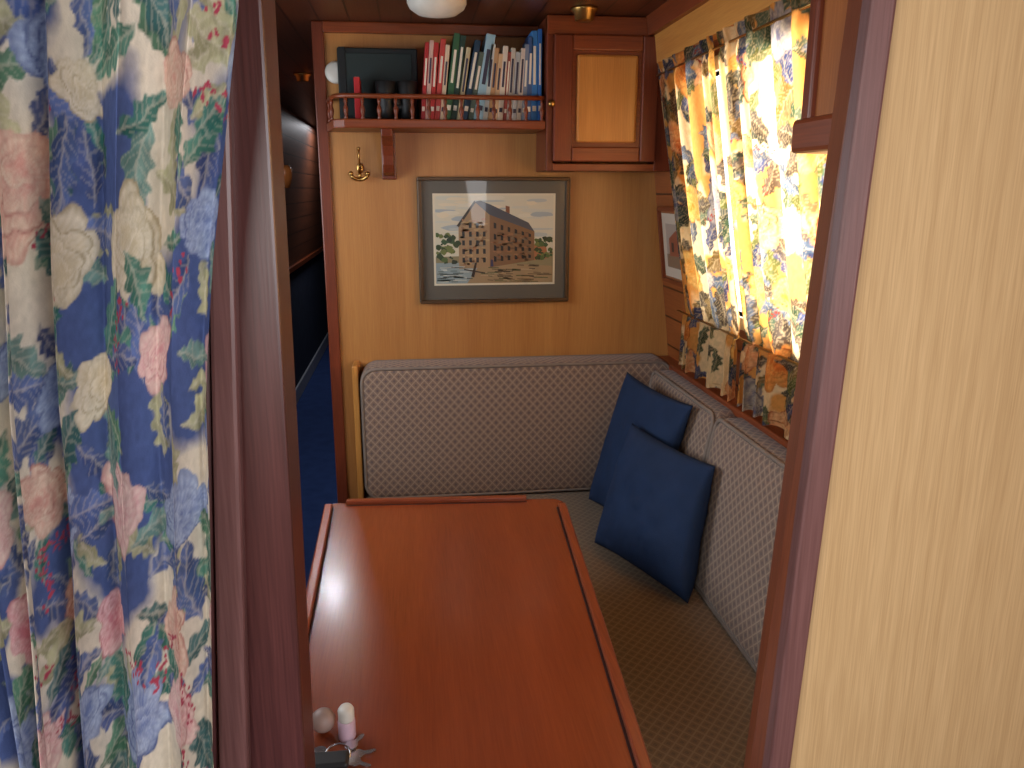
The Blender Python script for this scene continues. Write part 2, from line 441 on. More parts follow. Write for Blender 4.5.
def side_piece(name, y0, y1, z0, z1, sgn, mat, off=0.0, th=0.03):
    xa, xb = sx(z0) - off, sx(z1) - off
    if sgn > 0:
        return hexa(name, [(xa, y0), (xa + th, y0), (xa + th, y1), (xa, y1)], [(xb, y0), (xb + th, y0), (xb + th, y1), (xb, y1)], z0, z1, mat)
    return hexa(name, [(-xa - th, y0), (-xa, y0), (-xa, y1), (-xa - th, y1)], [(-xb - th, y0), (-xb, y0), (-xb, y1), (-xb - th, y1)], z0, z1, mat)
WZ0, WZ1 = 1.14, 1.71
def side_wall(name, sgn, wins, ya, yb, mat):
    ps = [side_piece('lower', ya, yb, 0.91, WZ0, sgn, mat), side_piece('upper', ya, yb, WZ1, CEIL, sgn, mat)]
    y = ya
    for w in wins + [(yb, yb)]:
        if w[0] > y: ps.append(side_piece('pier', y, w[0], WZ0, WZ1, sgn, mat))
        y = w[1]
    a, b = (0.835, 0.87) if sgn > 0 else (-0.87, -0.835)
    ps.append(box('below_gunwale', a, b, ya, yb, 0.0, 0.91, M_HULLC if sgn < 0 else mat))
    return join(name, ps)
side_wall('wall_right', 1, [(-1.2, -0.3), (1.0, 2.08)], -2.0, 2.5, M_SIDE)
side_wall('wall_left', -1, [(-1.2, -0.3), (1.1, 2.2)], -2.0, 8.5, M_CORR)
box('wall_galley_end', -0.9, 0.9, -2.04, -2.0, 0, CEIL, M_OAK)
box('wall_back', -0.235, 0.86, BY, BY + 0.03, 0, CEIL, M_OAK)
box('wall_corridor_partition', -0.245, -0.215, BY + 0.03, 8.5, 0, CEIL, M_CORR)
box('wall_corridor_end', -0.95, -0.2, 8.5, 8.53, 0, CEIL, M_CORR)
box('trim_1', -0.262, -0.228, BY - 0.012, BY + 0.045, 0, CEIL, M_MAH, 0.004)
side_piece('trim_2', 2.46, 8.5, 0.90, 0.935, -1, M_MAHY, off=-0.0, th=-0.02)
box('baseboard_left', -0.834, -0.82, 0.8, 8.5, 0, 0.1, M_SKIRT, 0.003)

# near bulkhead (door frame to the galley)
FY, KY = 0.70, 0.77
hexa('wall_bulkhead_right', [(0.352, FY + .008), (0.87, FY + .008), (0.87, KY - .008), (0.352, KY - .008)], [(0.426, FY + .008), (0.87, FY + .008), (0.87, KY - .008), (0.440, KY - .008)], 0, CEIL, M_OAKP)
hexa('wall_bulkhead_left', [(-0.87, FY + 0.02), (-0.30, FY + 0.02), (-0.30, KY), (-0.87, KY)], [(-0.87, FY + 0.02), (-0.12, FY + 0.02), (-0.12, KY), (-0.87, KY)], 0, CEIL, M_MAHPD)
jr = [hexa('reveal', [(0.338, FY + .002), (0.36, FY + .002), (0.36, KY), (0.338, KY)], [(0.414, FY + .002), (0.43, FY + .002), (0.45, KY), (0.432, KY)], 0, CEIL, M_MAHB, 0.002),
      hexa('architrave', [(0.336, FY - 0.008), (0.362, FY - 0.008), (0.365, FY + 0.01), (0.336, FY + 0.01)], [(0.409, FY - 0.008), (0.433, FY - 0.008), (0.436, FY + 0.01), (0.409, FY + 0.01)], 0, CEIL, M_MAHP, 0.003)]
group('door_frame_right', jr)
def strip(n, xr0, xr1, xl0, xl1, y0, y1, mat, bv=0.003):
    return hexa(n, [(xl0, y0), (xr0, y0), (xr0, y1), (xl0, y1)], [(xl1, y0), (xr1, y0), (xr1, y1), (xl1, y1)], 0, CEIL, mat, bv)
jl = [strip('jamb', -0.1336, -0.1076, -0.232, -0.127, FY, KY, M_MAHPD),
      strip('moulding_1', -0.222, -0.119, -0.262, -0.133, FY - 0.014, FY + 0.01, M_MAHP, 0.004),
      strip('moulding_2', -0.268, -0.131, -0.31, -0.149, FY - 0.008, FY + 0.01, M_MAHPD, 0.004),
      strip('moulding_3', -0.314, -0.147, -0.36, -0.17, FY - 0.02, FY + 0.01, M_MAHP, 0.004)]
group('door_frame_left', jl)

group('overhead_cupboard', [box('end_panel', 0.480, 0.66, 0.80, 0.95, 1.52, CEIL - .001, M_SIDEZ, 0.003),
                            box('corner_post', 0.472, 0.490, 0.935, 0.956, 1.52, CEIL - .001, M_MAH, 0.003),
                            box('front_post', 0.472, 0.490, 0.80, 0.82, 1.52, CEIL - .001, M_MAH, 0.003),
                            box('base_moulding', 0.464, 0.67, 0.79, 0.962, 1.483, 1.523, M_MAHY, 0.006)])

wf = []
for n, y0, y1, z0, z1 in (('sill', 0.98, 2.10, WZ0 - .03, WZ0), ('head', 0.98, 2.10, WZ1, WZ1 + .03), ('jamb_a', .98, 1.0, WZ0, WZ1), ('jamb_b', 2.08, 2.10, WZ0, WZ1)):
    wf.append(side_piece(n, y0, y1, z0, z1, 1, M_GLASSW, off=0.010, th=0.04))
group('window_1', wf)
side_piece('trim_3', 0.78, BY, 1.778, 1.85, 1, M_OAKY, off=0.03, th=0.03)
side_piece('trim_4', 0.78, BY, 1.85, CEIL, 1, M_MAHY, off=0.045, th=0.05)
box('trim_6', 0.785, 0.84, 0.78, BY, 0.893, 0.915, M_MAHY, 0.004)
box('trim_7', -0.23, 0.74, BY - 0.02, BY, CEIL - 0.03, CEIL, M_MAHX, 0.004)

# ------------------------------------------------------------------ curtains
def arclen(X, Y):
    d = np.hypot(np.diff(X), np.diff(Y)); return np.concatenate([[0], np.cumsum(d)])
def near_curtain():
    z = np.arange(0.45, 1.88, 0.0018); s = np.arange(0, 1.0, 1 / 800.0)
    Sg, Z = np.meshgrid(s, z)
    xr = np.interp(Z, [.45, .8, .95, 1.28, 1.39, 1.57, 1.9], [-.207, -.205, -.197, -.168, -.152, -.120, -.108])
    xl = -0.46
    ph = 2 * math.pi * (8.3 * Sg + 0.13 * np.sin(2 * np.pi * Sg * 1.7 + .6) + 0.07 * np.sin(Z * 2.6 + Sg * 5) - .12)
    rid = (np.sin(ph / 2) ** 2 + .004) ** 0.42            # rounded pleats, sharp valleys
    amp = 0.9 + 0.28 * np.sin(ph / 4.4 + 1)
    X = xl + (xr - xl) * Sg + 0.006 * np.sin(ph) + 0.003 * np.sin(Z * 6 + Sg * 9)
    Y = 0.657 - 0.048 * rid * amp + 0.003 * np.sin(Z * 8 + Sg * 18) + .002 * np.sin(Z * 21 + Sg * 40)
    m = len(z) // 2
    u = np.tile(arclen(X[m], Y[m]), (len(z), 1))
    c = floral(u.ravel(), Z.ravel(), 14, PAL1, 1.02, .44, 1.2, .1, 7)
    return grid_mesh('floral_door_curtain', np.stack([X, Y, Z], -1), c, M_CURT)
near_curtain()

def win_curtain(name, ta, tb, seed):
    """ta,tb fractions along the window from far (0) to near (1)"""
    z = np.arange(0.935, 1.776, 0.003); s = np.linspace(ta, tb, int(620 * (tb - ta)) + 40)
    Sg, Z = np.meshgrid(s, z)
    far = np.interp(Z, [0.93, 1.10, 1.30, 1.75], [2.20, 2.13, 2.17, 2.235])
    Y = far + (0.975 - far) * Sg
    ph = 2 * math.pi * (19 * Sg + 0.5 * np.sin(Sg * 17))
    pinch = 1 - 0.6 * np.exp(-((Z - 1.10) / 0.018) ** 2) - 0.6 * np.exp(-((Z - 1.745) / 0.014) ** 2)
    X = 0.821 - (Z - .93) * .126 - 0.034 + 0.012 * np.sin(ph) * pinch - 0.004 * np.sin(ph * .5 + 2 * Z)
    X = X - np.where(Z < 1.10, 0.010, 0)
    Y = Y + 0.004 * np.sin(2 * ph + Z * 8)
    Z2 = Z + np.where(Z > 1.75, 0.002 * np.sin(ph), 0) + np.where(Z < .95, .004 * np.sin(ph + 1), 0)
    m = len(z) // 2; u = np.tile(arclen(X[m], Y[m]), (len(z), 1))
    c = floral(u.ravel() + ta, Z.ravel(), seed, PAL2, 0.6, .48, 1.0, .1, 7)
    return grid_mesh(name, np.stack([X, Y, Z2], -1), c, M_CURTW)
wc = [win_curtain('curtain_far', 0.0, 0.33, 21), win_curtain('curtain_near', 0.352, 1.0, 33),
      tube('wire_upper', [(sx(1.745) - .036, 2.24, 1.745), (sx(1.745) - .036, 0.97, 1.745)], 0.003, M_BRASS),
      tube('wire_lower', [(sx(1.10) - .038, 2.2, 1.10), (sx(1.10) - .038, 0.97, 1.10)], 0.003, M_BRASS)]
group('floral_window_curtain', wc)

# ------------------------------------------------------------------ seating
def rrect(x0, x1, z0, z1, r, n=6):
    pts = []
    for cx, cz, a0 in ((x1 - r, z1 - r, 0), (x0 + r, z1 - r, 90), (x0 + r, z0 + r, 180), (x1 - r, z0 + r, 270)):
        for k in range(n + 1):
            a = math.radians(a0 + 90 * k / n); pts.append((cx + r * math.cos(a), cz + r * math.sin(a)))
    return pts
SZ = 0.50
bp = rrect(-0.165, 0.80, SZ + .002, 0.925, 0.045)
b1 = extrude_poly('cushion', bp, 'Y', 2.325, BY - .003, M_SOFA, 0.022, 4, True)
p1 = tube('piping_front', [(x, 2.331, z) for x, z in rrect(-0.160, 0.795, SZ + .01, 0.920, 0.045)], 0.0055, M_PIPE, True)
p2 = tube('piping_back', [(x, 2.437, z) for x, z in rrect(-0.160, 0.795, SZ + .01, 0.921, 0.045)], 0.0055, M_PIPE, True)
group('bench_back_cushion', [b1, p1, p2])
def right_back(y0, y1):
    n = len(rrect(y0, y1, 0, 0.40, 0.03))
    bm = bmesh.new()
    def mp(p, d): # d 0 front .. 1 back
        y, h = p; z = SZ + .002 + h
        return (0.652 + h * 0.19 + d * (0.13 - h * .12), y, z)
    rings = []
    for d, k in ((0.0, .022), (0.05, .01), (0.16, .002), (0.3, 0), (0.8, 0), (1.0, .01)):
        rr = rrect(y0 + k, y1 - k, k, 0.40 - k, 0.03)
        rings.append([bm.verts.new(mp(p, d)) for p in rr])
    for i in range(len(rings) - 1):
        for k in range(n):
            bm.faces.new((rings[i][k], rings[i][(k + 1) % n], rings[i + 1][(k + 1) % n], rings[i + 1][k]))
    bm.faces.new(rings[0]); bm.faces.new(rings[-1]); bmesh.ops.recalc_face_normals(bm, faces=bm.faces)
    cu = finish(bm, 'cushion', M_SOFA, True)
    pp = tube('piping', [mp(p, 0.07) for p in rrect(y0 + .004, y1 - .004, .004, .396, .03)], 0.0055, M_PIPE, True)
    return group('bench_side_cushion', [cu, pp])
right_back(1.80, 2.318); right_back(0.98, 1.79)
def seat(x0, x1, y0, y1):
    pts = [(x, y) for x, y in rrect(x0, x1, y0, y1, 0.03)]
    cu = extrude_poly('cushion', pts, 'Z', SZ - 0.10, SZ, M_SEAT, 0.015, 3, True)
    pp = tube('piping', [(x, y, SZ - .008) for x, y in rrect(x0 + .003, x1 - .003, y0 + .003, y1 - .003, 0.03)], 0.005, M_PIPE, True)
    return group('bench_seat_cushion', [cu, pp])
seat(0.24, 0.832, 0.80, 2.44); seat(-0.165, 0.236, 1.90, 2.44)
group('bench_base', [box('side_box', 0.27, 0.833, 0.80, 2.44, 0.0, SZ - .101, M_MAHY, 0.003), box('back_box', -0.165, 0.27, 1.93, 2.44, 0, SZ - .101, M_MAHX, 0.003),
                     box('end_board', -0.19, -0.168, 1.93, 2.448, 0, 0.48, M_OAKL, 0.004), box('end_board_upper', -0.19, -0.172, 2.36, 2.448, .48, 0.925, M_OAKL, 0.004)])

def pillow(name, B1, B2, T1, T2, thick=0.075, seed=0):
    B1, B2, T1, T2 = [np.array(p, float) for p in (B1, B2, T1, T2)]
    n = 49; s = np.linspace(-1, 1, n); A, B = np.meshgrid(s, s)
    def side(sg):
        pin = 0.055
        a = A * (1 - pin * (1 - B ** 2)); b = B * (1 - pin * (1 - A ** 2))
        fa = ((a + 1) / 2)[..., None]; fb = ((b + 1) / 2)[..., None]
        P = (B1 * (1 - fa) + B2 * fa) * (1 - fb) + (T1 * (1 - fa) + T2 * fa) * fb
        nr = np.cross(B2 - B1, T1 - B1); nr /= np.linalg.norm(nr)
        h = thick * (np.clip(1 - A ** 2, 0, 1) * np.clip(1 - B ** 2, 0, 1)) ** 0.42
        w = fbm(A.ravel() * 2.4 + seed * 7 + 20, B.ravel() * 2.4 + 40, 3).reshape(A.shape) - .5
        h = h * (1 + .35 * w) + (0.012 * w if sg > 0 else 0) * (h > 0)
        return P + sg * nr * h[..., None]
    f = side(1); k = side(-1)
    P = np.concatenate([f.reshape(-1, 3), k.reshape(-1, 3)])
    F = []
    for off, fl in ((0, 0), (n * n, 1)):
        for i in range(n - 1):
            for j in range(n - 1):
                q = [off + i * n + j, off + i * n + j + 1, off + (i + 1) * n + j + 1, off + (i + 1) * n + j]
                F.append(q[::-1] if fl else q)
    bm = bmesh.new(); vs = [bm.verts.new([float(c) for c in p]) for p in P]
    for q in F: bm.faces.new([vs[i] for i in q])
    bmesh.ops.remove_doubles(bm, verts=bm.verts, dist=0.0004); bmesh.ops.recalc_face_normals(bm, faces=bm.faces)
    return finish(bm, name, M_NAVY, True)
pillow('navy_throw_pillow', (.612, 1.595, .507), (.470, 1.945, .507), (.690, 1.675, .812), (.585, 2.02, .820), 0.062, seed=1)
pillow('navy_throw_pillow', (.605, 1.93, .512), (.52, 2.24, .512), (.708, 1.89, .90), (.625, 2.23, .915), 0.045, seed=3)

# ------------------------------------------------------------------ table
TZ = 0.72
def arc(cx, cy, r, a0, a1, n=6):
    return [(cx + r * math.cos(math.radians(a0 + (a1 - a0) * k / n)), cy + r * math.sin(math.radians(a0 + (a1 - a0) * k / n))) for k in range(n + 1)]
tp = [(-0.20, 0.80), (0.283, 0.80)] + arc(0.311, 1.725, 0.03, 0, 90) + arc(-0.19, 1.76, 0.03, 90, 180)
top = extrude_poly('top', tp, 'Z', TZ - 0.028, TZ, M_TABLE, 0.004, 2)
def rail(n, a, b, w, mat, h=0.011):
    a = Vector(a); b = Vector(b); d = (b - a).normalized(); p = Vector((-d.y, d.x)) * w
    q = [(a.x, a.y), (b.x, b.y), (b.x + p.x, b.y + p.y), (a.x + p.x, a.y + p.y)]
    return hexa(n, q, q, TZ - .001, TZ + h, mat, 0.003 if h > .005 else 0)
rails = [rail('fiddle_right', (0.282, 0.80), (0.340, 1.70), 0.018, M_TABR), rail('fiddle_left', (-0.219, 1.76), (-0.199, 0.80), 0.018, M_TABR),
         rail('fiddle_back', (0.255, 1.759), (-0.17, 1.787), 0.018, M_TABRX),
         rail('groove_right', (0.2645, 0.80), (0.3215, 1.70), 0.004, M_INLAY, .0006), rail('groove_left', (-0.201, 1.76), (-0.181, 0.80), 0.004, M_INLAY, .0006),
         rail('groove_back', (0.255, 1.741), (-0.17, 1.769), 0.004, M_INLAY, .0006),
         lathe('pedestal', [(0.17, 0), (0.17, .015), (.05, .04), (.03, .06), (.03, .66), (.08, .68), (.08, TZ - .028)], (0.05, 1.3, 0), M_STEEL, 28)]
group('dinette_table', [top] + rails)

ball = lathe('small_cream_ball', [(0.0165 * math.sin(math.pi * k / 12) + 1e-5, -0.0165 * math.cos(math.pi * k / 12)) for k in range(13)], (-0.139, 0.962, TZ + .0175), plain('cork_cream', (150, 126, 116), .5, var=.4), 20)
bt = [lathe('bottle_body', [(.013, 0), (.0145, .002), (.0145, .024), (.0135, .028), (.0125, .029)], (-0.106, 0.945, TZ + .001), plain('bottle_white', (206, 176, 192), .35), 20, sx=.8),
      lathe('cap', [(.0125, .029), (.0128, .031), (.0128, .042), (.010, .046), (.004, .047)], (-0.106, .945, TZ + .001), M_WHITE, 18, sx=.85)]
group('small_lotion_bottle', bt)
KZ = TZ + .0015
kp = [tube('ring', [(-.115 + .016 * math.cos(a), .903 + .016 * math.sin(a), KZ + .006 + .004 * math.sin(a)) for a in [k * math.pi / 12 for k in range(24)]], 0.0014, M_STEEL, True)]
for i, a in enumerate((10, 50, 160, 215, 262, 330)):
    ra = math.radians(a); base = Vector((-.115 + .016 * math.cos(ra), .903 + .016 * math.sin(ra), KZ + .003 * (i % 4)))
    d = Vector((math.cos(ra), math.sin(ra), 0)); p = Vector((-d.y, d.x, 0))
    def kpt(l, w): q = base + d * l + p * w; return (q.x, q.y)
    out = [kpt(.009 + .009 * math.cos(t), .009 * math.sin(t)) for t in [math.radians(30 + k * 30) for k in range(11)]]
    out += [kpt(.019, -.003), kpt(.026, -.003), kpt(.027, -.001), kpt(.028, -.003), kpt(.030, -.001), kpt(.032, -.002), kpt(.034, .001), kpt(.032, .003), kpt(.019, .003)]
    kp.append(extrude_poly('key_%d' % (i + 1), out, 'Z', base.z, base.z + .002, M_STEEL))
kp.append(box('fob', -.150, -.098, .865, .893, KZ + .012, KZ + .022, M_BLACK, .004))
group('bunch_of_keys', kp)

# ------------------------------------------------------------------ shelf with gallery rail
SF = 2.27
sh = []
sh.append(extrude_poly('board', [(-0.235, BY), (-0.20, SF + .02), (-0.17, SF), (0.378, SF), (0.378, BY)], 'Z', 1.603, 1.627, M_MAHX, 0.004, 2))
rp = [(-0.226, BY - .01, 1.686), (-0.205, SF + .06, 1.686), (-0.19, SF + .022, 1.686), (-0.165, SF + .008, 1.686), (0.376, SF + .008, 1.686)]
sh.append(tube('rail', rp, 0.0065, M_MAHX, False, 10))
spp = [(.002, 1.625), (.006, 1.628), (.0035, 1.634), (.0065, 1.648), (.0065, 1.654), (.003, 1.664), (.005, 1.672), (.004, 1.684)]
sps = []
for k in range(13):
    sps.append(lathe('spindle', spp, (-0.165 + k * 0.0445, SF + .008, 0), M_MAH, 10))
for yy in (SF + .06, SF + .12): sps.append(lathe('spindle', spp, (-0.207 - (yy - SF - .06) * .2, yy, 0), M_MAH, 10))
sh.append(join('spindles', sps))
cb = [(BY, 1.603), (SF + .03, 1.603), (SF + .035, 1.585), (SF + .06, 1.575), (SF + .085, 1.56), (SF + .095, 1.535), (SF + .10, 1.51), (SF + .115, 1.49), (SF + .135, 1.482), (BY, 1.478)]
sh.append(extrude_poly('corbel', cb, 'X', -0.075, -0.043, M_MAH, 0.003, 2))
sh.append(box('corbel_back', -0.08, -0.038, BY - .012, BY, 1.47, 1.603, M_MAH, .003))
group('gallery_shelf', sh)

bk = []; x = 0.035
cols = [(168, 44, 46), (206, 170, 160), (178, 50, 48), (190, 70, 66), (214, 196, 170), (52, 96, 66), (40, 66, 58), (196, 186, 150), (34, 60, 84), (84, 100, 90), (150, 190, 210), (196, 206, 206),
        (188, 150, 110), (206, 176, 140), (216, 208, 196), (150, 70, 60), (190, 186, 176), (170, 176, 180), (206, 196, 186), (120, 136, 160), (60, 90, 140), (52, 120, 190), (44, 110, 190)]
ths = [.012, .012, .013, .015, .012, .018, .016, .013, .017, .015, .026, .014, .014, .013, .015, .010, .014, .014, .013, .013, .015, .018, .012]
hts = [.20, .205, .20, .21, .195, .225, .22, .19, .21, .18, .225, .20, .19, .175, .195, .18, .19, .18, .19, .20, .22, .235, .24]
for i, (c, t, h) in enumerate(zip(cols, ths, hts)):
    t *= 0.97
    lean = math.radians([5, 5, 5, 6, 6, 8, 8, 9, 11, 11, 10, 7, 6, 6, 5, 5, 4, 4, 4, 3, 2, 0, 0][i])
    dep = .135
    M0 = Matrix.Translation((x + t / 2, SF + .03 + dep / 2, 1.628)) @ Matrix.Rotation(lean, 4, 'Y') @ Matrix.Translation((0, 0, h / 2 + t * .5 * math.sin(lean)))
    bk.append((M0, (t * .98, dep, h), c, .0015))
    bk.append((M0 @ Matrix.Translation((0, .003, .0005)), (t * .8, dep, h * .995), (214, 206, 186), 0))
    lt = (225, 220, 205) if sum(c) < 420 else (60, 60, 80)
    bk.append((M0 @ Matrix.Translation((0, -dep / 2, h * .12)), (t * .4, .0012, h * random.uniform(.3, .5)), lt, 0))
    bk.append((M0 @ Matrix.Translation((0, -dep / 2, -h * .36)), (t * .6, .0012, h * .06), lt, 0))
    x += t / math.cos(lean) + .0005
col_boxes('row_of_books', bk, M_COL)
T = Matrix.Translation
col_boxes('dark_photo_album', [(T((-.080, 2.425, 1.728)), (.224, .03, .20), (24, 32, 34), .004), (T((-.080, 2.408, 1.728)), (.19, .004, .17), (30, 44, 44), .001), (T((-.178, 2.406, 1.728)), (.018, .006, .2), (14, 18, 20), .001)], M_COL)
col_boxes('red_pocket_book', [(T((-.135, 2.35, 1.683)), (.016, .07, .11), (176, 30, 36), .0015), (T((-.135, 2.352, 1.684)), (.012, .07, .109), (220, 210, 190), 0)], M_COL)
bn = []
for dx in (-.03, .03):
    bn.append(lathe('barrel', [(.012, 0), (.020, .001), (.021, .03), (.024, .05), (.027, .06), (.029, .10), (.027, .102), (.022, .1)], (-.028 + dx, 2.335, 1.628), M_BLACK, 22))
bn.append(box('bridge', -.053, -.003, 2.322, 2.348, 1.655, 1.70, M_BLACK, .006))
bn.append(lathe('focus_wheel', [(.009, 0), (.01, .002), (.01, .022), (.008, .024)], (-.028, 2.318, 1.665), M_BLACK, 16))
group('binoculars', bn)

CX0, CX1, CZ0 = 0.38, 0.700, 1.492
cabf = CEIL - .002
cab = [box('side_left', CX0, CX0 + .02, SF, BY - .002, CZ0, cabf, M_MAH, .003),
       hexa('side_right', [(CX1 + .03, SF), (CX1 + .045, SF), (CX1 + .045, BY - .002), (CX1 + .03, BY - .002)], [(CX1 - .02, SF), (CX1 - .005, SF), (CX1 - .005, BY - .002), (CX1 - .02, BY - .002)], CZ0, cabf, M_MAH, .002),
       box('bottom', CX0 + .02, CX1 + .03, SF, BY - .002, CZ0, CZ0 + .02, M_MAHX, .002),
       box('stile_left', CX0 + .018, CX0 + .07, SF - .018, SF, CZ0 + .025, cabf - .05, M_MAH, .004),
       box('stile_right', CX1 - .055, CX1 - .008, SF - .018, SF, CZ0 + .025, cabf - .05, M_MAH, .004),
       box('rail_bottom', CX0 + .07, CX1 - .055, SF - .018, SF, CZ0 + .025, CZ0 + .065, M_MAHX, .004),
       box('rail_top', CX0 + .07, CX1 - .055, SF - .018, SF, cabf - .09, cabf - .05, M_MAHX, .004),
       box('panel_field', CX0 + .07, CX1 - .055, SF - .008, SF - .001, CZ0 + .065, cabf - .09, M_MAHX),
       box('raised_panel', CX0 + .082, CX1 - .067, SF - .016, SF - .006, CZ0 + .077, cabf - .10, M_OAKL, .007),
       box('head', CX0, CX1 - .005, SF - .004, SF + .02, cabf - .05, cabf, M_MAHX, .003),
       hexa('face_right', [(CX1 - .008, SF - .004), (CX1 + .04, SF - .004), (CX1 + .04, SF + .01), (CX1 - .008, SF + .01)], [(CX1 - .008, SF - .004), (CX1 - .004, SF - .004), (CX1 - .004, SF + .01), (CX1 - .008, SF + .01)], CZ0, cabf, M_MAH, .001),
       lathe('knob', [(.004, 0), (.004, -.008), (.009, -.012), (.010, -.018), (.005, -.022)], (CX0 + .012, SF - .002, 1.67), M_BRASS, 16, 'Y')]
group('corner_cabinet', cab)

lathe('round_wall_vent', [(.030, 0), (.030, -.012), (.024, -.018), (.012, -.019)], (-.200, BY - .0005, 1.765), M_WHITE, 28, 'Y')

hk = [lathe('plate', [(.015, 0), (.015, -.003), (.011, -.005)], (-.144, BY, 1.503), M_BRASS, 20, 'Y', sx=.7),
      tube('stem', [(-.144, BY - .003, 1.503), (-.144, BY - .018, 1.498), (-.144, BY - .032, 1.486), (-.144, BY - .036, 1.474)], .005, M_BRASS),
      tube('upper_prong', [(-.144, BY - .012, 1.51), (-.144, BY - .024, 1.53), (-.144, BY - .027, 1.556)], .0028, M_BRASS),
      tube('arms', [(-.168, BY - .044, 1.484), (-.164, BY - .044, 1.476), (-.156, BY - .04, 1.471), (-.144, BY - .036, 1.469), (-.132, BY - .04, 1.471), (-.124, BY - .044, 1.476), (-.120, BY - .044, 1.484)], .0055, M_BRASS)]
for px, pz, py, rr_ in ((-.168, 1.486, .044, .007), (-.120, 1.486, .044, .007), (-.144, 1.557, .027, .0045)):
    hk.append(lathe('ball', [(rr_ * math.sin(math.pi * k / 8) + 1e-5, -rr_ * math.cos(math.pi * k / 8)) for k in range(9)], (px, BY - py, pz), M_BRASS, 12))
group('brass_coat_hook', hk)

# ------------------------------------------------------------------ framed prints
def picture_main():
    x0, x1, z0, z1 = .022, .482, 1.100, 1.478; y = BY
    w = .011; fr = []
    fr.append(box('frame_top', x0, x1, y - .02, y, z1 - w, z1, M_FRAME, .002)); fr.append(box('frame_bottom', x0, x1, y - .02, y, z0, z0 + w, M_FRAME, .002))
    fr.append(box('frame_left', x0, x0 + w, y - .02, y, z0 + w, z1 - w, M_FRAME, .002)); fr.append(box('frame_right', x1 - w, x1, y - .02, y, z0 + w, z1 - w, M_FRAME, .002))
    px0, px1, pz0, pz1 = .072, .434, 1.160, 1.424
    def tf(p, ly):
        return (px0 + (p[0] - 435) / 118.0 * (px1 - px0), y - .008 - ly * .00022, pz1 - (p[1] - 195) / 88.0 * (pz1 - pz0))
    P = []
    P.append(([(418, 178), (570, 178), (570, 302), (418, 302)], 0, (92, 88, 80)))
    P.append(([(433, 193), (555, 193), (555, 285), (433, 285)], 1, (214, 206, 182)))
    P.append(([(435, 195), (553, 195), (553, 283), (435, 283)], 2, (204, 200, 180)))
    rs = random.Random(3)
    def blob(cx, cy, rx, ry, n=12, j=.15):
        return [(max(435.4, min(552.6, cx + rx * rs.uniform(1 - j, 1 + j) * math.cos(a))), max(195.4, min(282.6, cy + ry * rs.uniform(1 - j, 1 + j) * math.sin(a)))) for a in [i * 2 * math.pi / n for i in range(n)]]
    for k in range(60):
        P.append((blob(rs.uniform(437, 550), rs.uniform(197, 236), rs.uniform(5, 16), rs.uniform(1, 3)), 3 + k * .015, rs.choice([(210, 206, 188), (176, 184, 182), (196, 198, 186), (160, 172, 178), (214, 204, 178)])))
    P.append(([(435, 256), (553, 252), (553, 283), (435, 283)], 4.2, (134, 126, 96)))
    P.append(([(435, 262), (480, 262), (466, 283), (435, 283)], 4.6, (138, 154, 156)))
    P.append(([(480, 262), (500, 263), (553, 266), (553, 283), (466, 283)], 4.6, (152, 130, 98)))
    P.append(([(458, 268), (458, 223), (474, 201), (489, 214), (489, 267)], 5, (156, 130, 98)))
    P.append(([(489, 267), (489, 214), (534, 231), (534, 260)], 5, (124, 94, 68)))
    P.append(([(474, 201), (489, 214), (534, 231), (528, 222), (490, 204), (480, 200)], 5.3, (76, 80, 90)))
    P.append(([(456, 225), (474, 200), (475.5, 201.5), (458.5, 226)], 5.5, (60, 58, 54)))
    P.append(([(505, 211), (505, 205), (509, 206), (509, 213)], 5.5, (130, 84, 60)))
    P.append(([(534, 260), (534, 244), (546, 246), (548, 258)], 5, (160, 104, 72)))
    for k in range(90):
        cx = rs.uniform(461, 486); cy = rs.uniform(218, 264); P.append((blob(cx, cy, rs.uniform(1, 3.2), rs.uniform(.6, 1.6), 8), 5.6, rs.choice([(176, 150, 110), (134, 108, 80), (156, 114, 84), (146, 132, 112)])))
    for k in range(80):
        cx = rs.uniform(492, 530); cy = rs.uniform(232, 260); P.append((blob(cx, cy, rs.uniform(1, 3.5), rs.uniform(.6, 1.4), 8), 5.6, rs.choice([(144, 106, 76), (102, 80, 60), (134, 92, 66), (116, 102, 86)])))
    for r in range(5):
        for c_ in range(4):
            xx = 461.5 + c_ * 6.9; yy = 222 + r * 8.7
            if r == 0 and c_ in (0, 3): continue
            P.append(([(xx, yy), (xx + 2.6, yy), (xx + 2.6, yy + 5), (xx, yy + 5)], 5.9, (44, 46, 50)))
    for r in range(4):
        for c_ in range(6):
            xx = 493 + c_ * 7; k = (xx - 489) / 45.0; yt = 214 + 17 * k; yb = 267 - 7 * k; hh = (yb - yt)
            yy = yt + hh * (.12 + .22 * r)
            P.append(([(xx, yy), (xx + 2.6, yy + 1), (xx + 2.6, yy + hh * .12), (xx, yy + hh * .115)], 5.9, (40, 40, 42)))
    for k in range(90):
        if k < 50: cx, cy, R = rs.uniform(436, 458), rs.uniform(234, 262), rs.uniform(1.2, 3.6)
        else: cx, cy, R = rs.uniform(536, 552), rs.uniform(238, 258), rs.uniform(1.2, 3.2)
        P.append((blob(cx, cy, R, R * .8, 9, .3), 6.2 + k * .01, rs.choice([(52, 70, 44), (78, 98, 56), (42, 56, 42), (108, 118, 66), (60, 86, 58)])))
    for k in range(36):
        cx, cy = rs.uniform(437, 470), rs.uniform(264, 281); ww = rs.uniform(2, 7)
        cx = max(436 + ww, cx)
        P.append(([(cx - ww, cy), (cx + ww, cy), (cx + ww, cy + .9), (cx - ww, cy + .9)], 7.3, rs.choice([(92, 108, 108), (186, 192, 186), (70, 80, 76)])))
